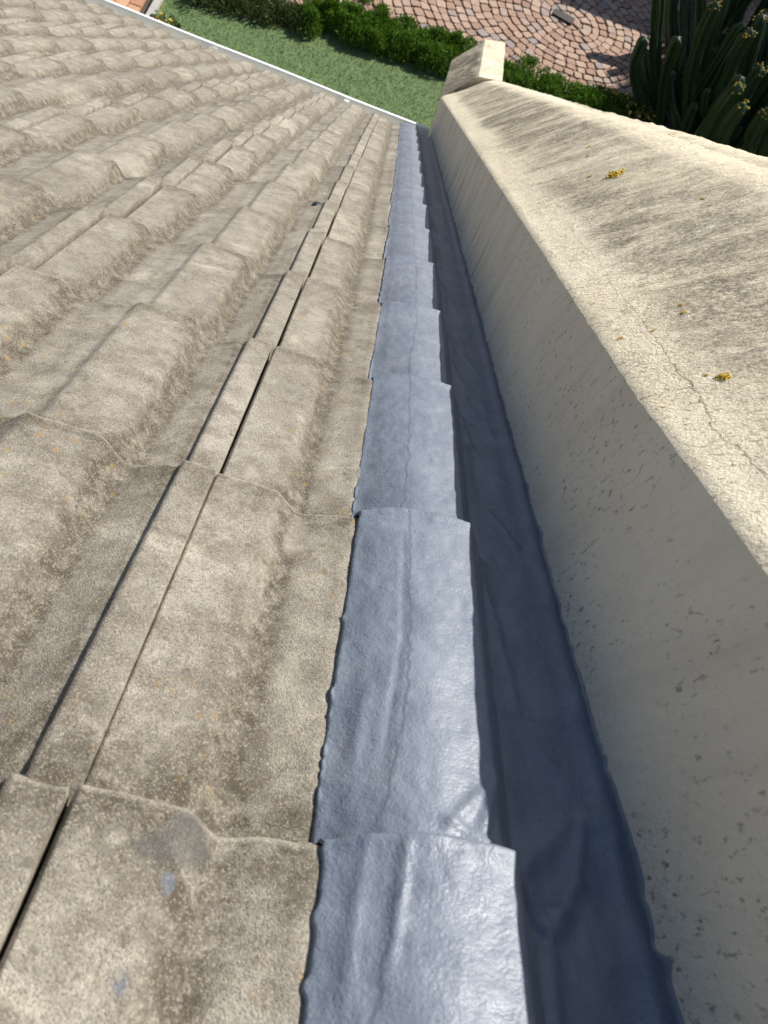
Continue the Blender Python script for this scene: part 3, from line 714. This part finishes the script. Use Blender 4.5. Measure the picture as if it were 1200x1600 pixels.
# ------------------------------------------------------------------ cactus
STEMS = [([(2.93, 8.94, -5.2), (2.5, 8.94, -4.75), (2.4, 8.94, -4.37)], .081), ([(3.08, 9.14, -5.2), (2.77, 9.29, -4.95), (2.59, 9.44, -4.75)], .071),
([(2.96, 9.1, -5.0), (2.67, 9.1, -4.62), (2.26, 9.1, -3.85)], .073), ([(2.98, 8.71, -5.0), (2.72, 8.61, -4.46), (2.59, 8.51, -4.03)], .07),
([(3.27, 9.29, -5.1), (2.99, 9.34, -4.77), (2.92, 9.39, -4.48)], .066), ([(3.27, 8.5, -4.9), (2.94, 8.4, -4.35), (2.75, 8.3, -3.89), (2.64, 8.2, -3.47)], .074),
([(3.46, 9.35, -4.9), (3.3, 9.42, -4.59), (3.14, 9.49, -4.09), (3.08, 9.55, -3.87)], .085), ([(3.35, 8.32, -4.6), (3.22, 8.22, -4.19), (3.08, 8.12, -3.78), (3.03, 8.02, -3.49)], .067),
([(3.74, 8.66, -4.7), (3.43, 8.66, -4.04), (3.27, 8.66, -3.63)], .079), ([(3.1, 7.48, -4.4), (2.99, 7.38, -3.9), (2.96, 7.28, -3.58)], .069),
([(3.11, 7.09, -4.2), (2.97, 6.99, -3.81), (2.93, 6.89, -3.5)], .066), ([(3.51, 8.17, -4.5), (3.41, 8.17, -4.07), (3.4, 8.17, -3.82)], .083),
([(3.43, 7.25, -4.2), (3.31, 7.2, -3.87), (3.26, 7.15, -3.61)], .075), ([(3.39, 8.36, -4.7), (3.22, 8.36, -4.52), (3.12, 8.36, -4.31)], .05),
([(3.2, 8.36, -4.9), (3.14, 8.36, -4.63), (3.1, 8.36, -4.48)], .065), ([(3.71, 9.39, -5.0), (3.47, 9.59, -4.89), (2.91, 9.79, -4.13)], .079),
([(3.21, 8.66, -5.0), (2.96, 8.81, -4.79), (2.87, 8.96, -4.6)], .061), ([(3.38, 10.1, -5.1), (3.19, 10.35, -4.82), (2.96, 10.6, -4.43)], .094),
([(3.16, 10.24, -5.1), (2.93, 10.39, -4.78), (2.76, 10.54, -4.46)], .085), ([(3.83, 10.32, -4.9), (3.75, 10.57, -4.67), (3.67, 10.82, -4.37)], .097),
([(3.6, 7.22, -4.1), (3.49, 7.22, -3.78), (3.36, 7.22, -3.49)], .075), ([(3.93, 9.31, -4.6), (3.78, 9.41, -4.17), (3.69, 9.51, -3.9)], .095)]
FLOWERED = {5, 7, 8, 9, 10, 11, 12, 20}
def catmull(P, n):
    P = [np.array(p, float) for p in P]; P = [2 * P[0] - P[1]] + P + [2 * P[-1] - P[-2]]; out = []
    for i in range(1, len(P) - 2):
        for k_ in range(n):
            t = k_ / n; a, b, c, d = P[i - 1], P[i], P[i + 1], P[i + 2]
            out.append(.5 * ((2 * b) + (-a + c) * t + (2 * a - 5 * b + 4 * c - d) * t * t + (-a + 3 * b - 3 * c + d) * t ** 3))
    out.append(P[-2]); return np.array(out)
def cactus():
    root = empty('cactus', (3.6, 8.8, ZG)); off = tuple(root.location)
    tag(root, 'large dark green cactus clump of many ribbed upright stems beyond the parapet', 'cactus')
    allst = list(STEMS)
    for i in range(85):
        x = random.uniform(3.1, 5.6); y = random.uniform(6.9, 11.2); zt = ZG + random.uniform(.8, 1.65)
        lx = random.uniform(-.25, .05); ly = random.uniform(-.15, .15)
        if x < 3.35 and y > 8.9: x += .4
        allst.append(([(x, y, ZG + .1), (x + lx * .4, y + ly * .4, (ZG + zt) / 2), (x + lx, y + ly, zt)], random.uniform(.06, .09)))
    for idx, (P, r0) in enumerate(allst):
        if idx < len(STEMS): P = [(P[0][0] + .12, P[0][1] + .03, ZG - .02)] + P if P[0][2] > ZG + .05 else P
        C_ = catmull(P, 14); n = len(C_); ribs = 5 if idx % 3 else 4; seg = ribs * 8
        ln = np.concatenate([[0], np.cumsum(np.linalg.norm(np.diff(C_, axis=0), axis=1))]); T_ = ln[-1]
        # resample evenly
        m = int(T_ / .022) + 6; tt = np.linspace(0, T_, m); C2 = np.stack([np.interp(tt, ln, C_[:, q]) for q in range(3)], 1)
        tg = np.gradient(C2, axis=0); tg /= np.linalg.norm(tg, axis=1)[:, None]
        a0 = random.random() * 6.28; V = []
        waist = .5 + .5 * np.abs(np.sin(tt / T_ * math.pi * max(2, round(T_ / .38)) + 1.0))
        for i in range(m):
            z = tg[i]; x = np.cross([0, 1, 0.1], z); x /= np.linalg.norm(x); y = np.cross(z, x)
            e = (T_ - tt[i]) / (r0 * 1.1); cap = math.sqrt(max(0.0, 1 - max(0, 1 - e) ** 2)) if e < 1 else 1
            R_ = r0 * cap * (.80 + .20 * waist[i]) * (1.0 + .055 * math.cos(tt[i] / .022 * math.pi))
            th = np.arange(seg) / seg * 2 * math.pi; rr = R_ * (.50 + .50 * np.abs(np.cos(ribs * th / 2)) ** 1.6)
            V.append(C2[i] + x * (rr * np.cos(th + a0))[:, None] + y * (rr * np.sin(th + a0))[:, None])
        V = np.array(V).reshape(-1, 3); F = []
        for i in range(m - 1):
            for j in range(seg): F.append([i * seg + j, i * seg + (j + 1) % seg, (i + 1) * seg + (j + 1) % seg, (i + 1) * seg + j])
        F.append([(m - 1) * seg + j for j in range(seg)])
        st = mesh_obj('stem', V, F, M_CACT, root, off=off)
        if idx in FLOWERED or (idx >= len(STEMS) and idx % 4 == 0):
            tip = C2[-1]; fv, ff, tn = [], [], []; b = 0
            for q in range(16):
                a = random.random() * 6.28; hh = random.uniform(-.09, .02); rr = r0 * (.75 if hh < 0 else .35); c = tip + np.array([rr * math.cos(a), rr * math.sin(a), hh * .9 + .01])
                s_ = random.uniform(.007, .014)
                for vx in ((1, 0, 0), (-1, 0, 0), (0, 1, 0), (0, -1, 0), (0, 0, 1), (0, 0, -1)): fv.append(c + np.array(vx) * s_)
                for t3 in ((0, 2, 4), (2, 1, 4), (1, 3, 4), (3, 0, 4), (2, 0, 5), (1, 2, 5), (3, 1, 5), (0, 3, 5)): ff.append([b + e_ for e_ in t3])
                tn += [random.random()] * 6; b += 6
            mesh_obj('flower_head', fv, ff, M_CFLW, st, off=off, attrs={'tint': tn}, smooth=False)
cactus()

# dead leaves and dark ground beneath the cactus are part of the soil; a boundary wall beyond the frame throws the shade on the paving, an added unseen tree shades the cactus
bw = box('garden_wall', 2.9, 9.0, 12.75, 12.95, ZG - .05, ZG + 2.42, M_FACADE, bev=.01); tag(bw, 'plastered garden wall closing the yard beyond the paving', 'wall')
cp = box('wall_cap', 2.86, 9.04, 12.71, 12.99, ZG + 2.422, ZG + 2.48, M_KERB, bw, bev=.008)

def tree(x, y, h, r, n, label):
    root = empty('tree', (x, y, ZG)); tag(root, label, 'tree'); off = (x, y, ZG)
    bm = bmesh.new()
    def limb(p0, p1, r0, r1): bmesh.ops.create_cone(bm, segments=10, radius1=r0, radius2=r1, depth=(p1 - p0).length, matrix=Matrix.Translation((p0 + p1) / 2) @ (p1 - p0).to_track_quat('Z', 'Y').to_matrix().to_4x4())
    top = Vector((.1, .1, h * .55)); limb(Vector((0, 0, -.05)), top, .16, .11)
    cl = []
    for i in range(14):
        a = i * 2.4; q = r * random.uniform(.35, .85); p = Vector((q * math.cos(a), q * math.sin(a), h * .62 + random.uniform(0, 1) * (h * .38) * (1 - q / r * .4)))
        limb(top * random.uniform(.7, 1), p, .05, .012); cl.append(p)
    bm_obj('trunk', bm, M_BARK, root, True)
    def pl(i):
        c = cl[i % len(cl)]; d = rng.normal(0, 1, 3); d = d / np.linalg.norm(d) * r * .42 * rng.random() ** .4
        return (x + c.x + d[0], y + c.y + d[1], ZG + c.z + d[2])
    blades('crown', n, pl, .14, M_LEAF, off=off, parent=root, lean=1.4, width=.5)
tree(9.4, 14.4, 7.6, 2.3, 14000, 'leafy tree added out of view beyond the garden wall to shade the cactus')

# ------------------------------------------------------------------ small things lying on the roof and growing on the coping
def cope_w(v_): return float(np.interp(v_, COPE[:, 0], COPE[:, 1]))
LICH = [(.379, 1.376, .017, 150, 'largest yellow lichen cushion high on the coping towards the far end'), (.397, 1.709, .006, 30, 'farthest small lichen spot on the coping'),
(.381, 1.616, .006, 34, 'second farthest small lichen spot on the coping, nearer than the farthest'), (.355, 1.434, .007, 36, 'small lichen spot immediately left of the largest far cushion'),
(.310, .728, .0042, 36, 'upper lichen dot of a close pair in the middle of the coping'), (.3065, .708, .0045, 36, 'lower lichen dot of a close pair in the middle of the coping'),
(.295, .558, .0072, 110, 'bright yellow lichen cushion nearest the camera beside the crack'), (.288, .570, .0030, 30, 'small lichen dot left of the nearest bright cushion'),
(.281, .688, .0032, 34, 'lichen dot above the crack between arris and the close pair'), (.258, .694, .0036, 40, 'lichen spot right on the inner edge of the coping'),
(.254, .538, .0022, 20, 'tiny lichen dot on the inner edge of the coping nearest the camera'), (.408, 1.053, .005, 34, 'upper of two small lichen spots high up on the right of the coping'),
(.405, 1.013, .004, 24, 'lower of two small lichen spots high up on the right of the coping'), (.300, .817, .0036, 24, 'orange lichen speck above the close pair')]
for v_, u_, r_, n_, lab in LICH:
    c0 = wp(v_, u_, cope_w(v_) + .0010); nrm = (wp(0, 0, 1) * .79 - Vector((1, 0, 0)) * .61).normalized(); tx = Vector(DV.tolist()); ty = nrm.cross(tx)
    bm = bmesh.new(); tints = []
    for i in range(n_):
        a = random.random() * 6.28; q = abs(random.gauss(0, .5)); q = min(q, 1.3)
        p = tx * (q * r_ * math.cos(a) * 1.1) + ty * (q * r_ * math.sin(a) * .8) + nrm * (r_ * .10 * random.random())
        s_ = r_ * random.uniform(.07, .16)
        before = len(bm.verts)
        bmesh.ops.create_icosphere(bm, subdivisions=1, radius=s_, matrix=Matrix.Translation(p) @ Matrix.Diagonal((random.uniform(.7, 1.4), random.uniform(.7, 1.4), .45, 1)))
        tints += [random.random()] * (len(bm.verts) - before)
    o = bm_obj('lichen_patch', bm, M_LICH, smooth=True); o.location = c0
    at = o.data.attributes.new('tint', 'FLOAT', 'POINT'); at.data.foreach_set('value', tints)
    tag(o, lab, 'lichen', 'yellow lichen growing on the parapet coping')

bm = bmesh.new(); bmesh.ops.create_icosphere(bm, subdivisions=3, radius=.011)
for v_ in bm.verts: v_.co = v_.co * (1 + .25 * noise.noise(v_.co * 90)); v_.co.z *= .6
pb = bm_obj('pebble', bm, M_STONE, smooth=True); pb.location = wp(-.099, 1.79, -.020); tag(pb, 'small dark pebble lying in a tile valley', 'pebble')
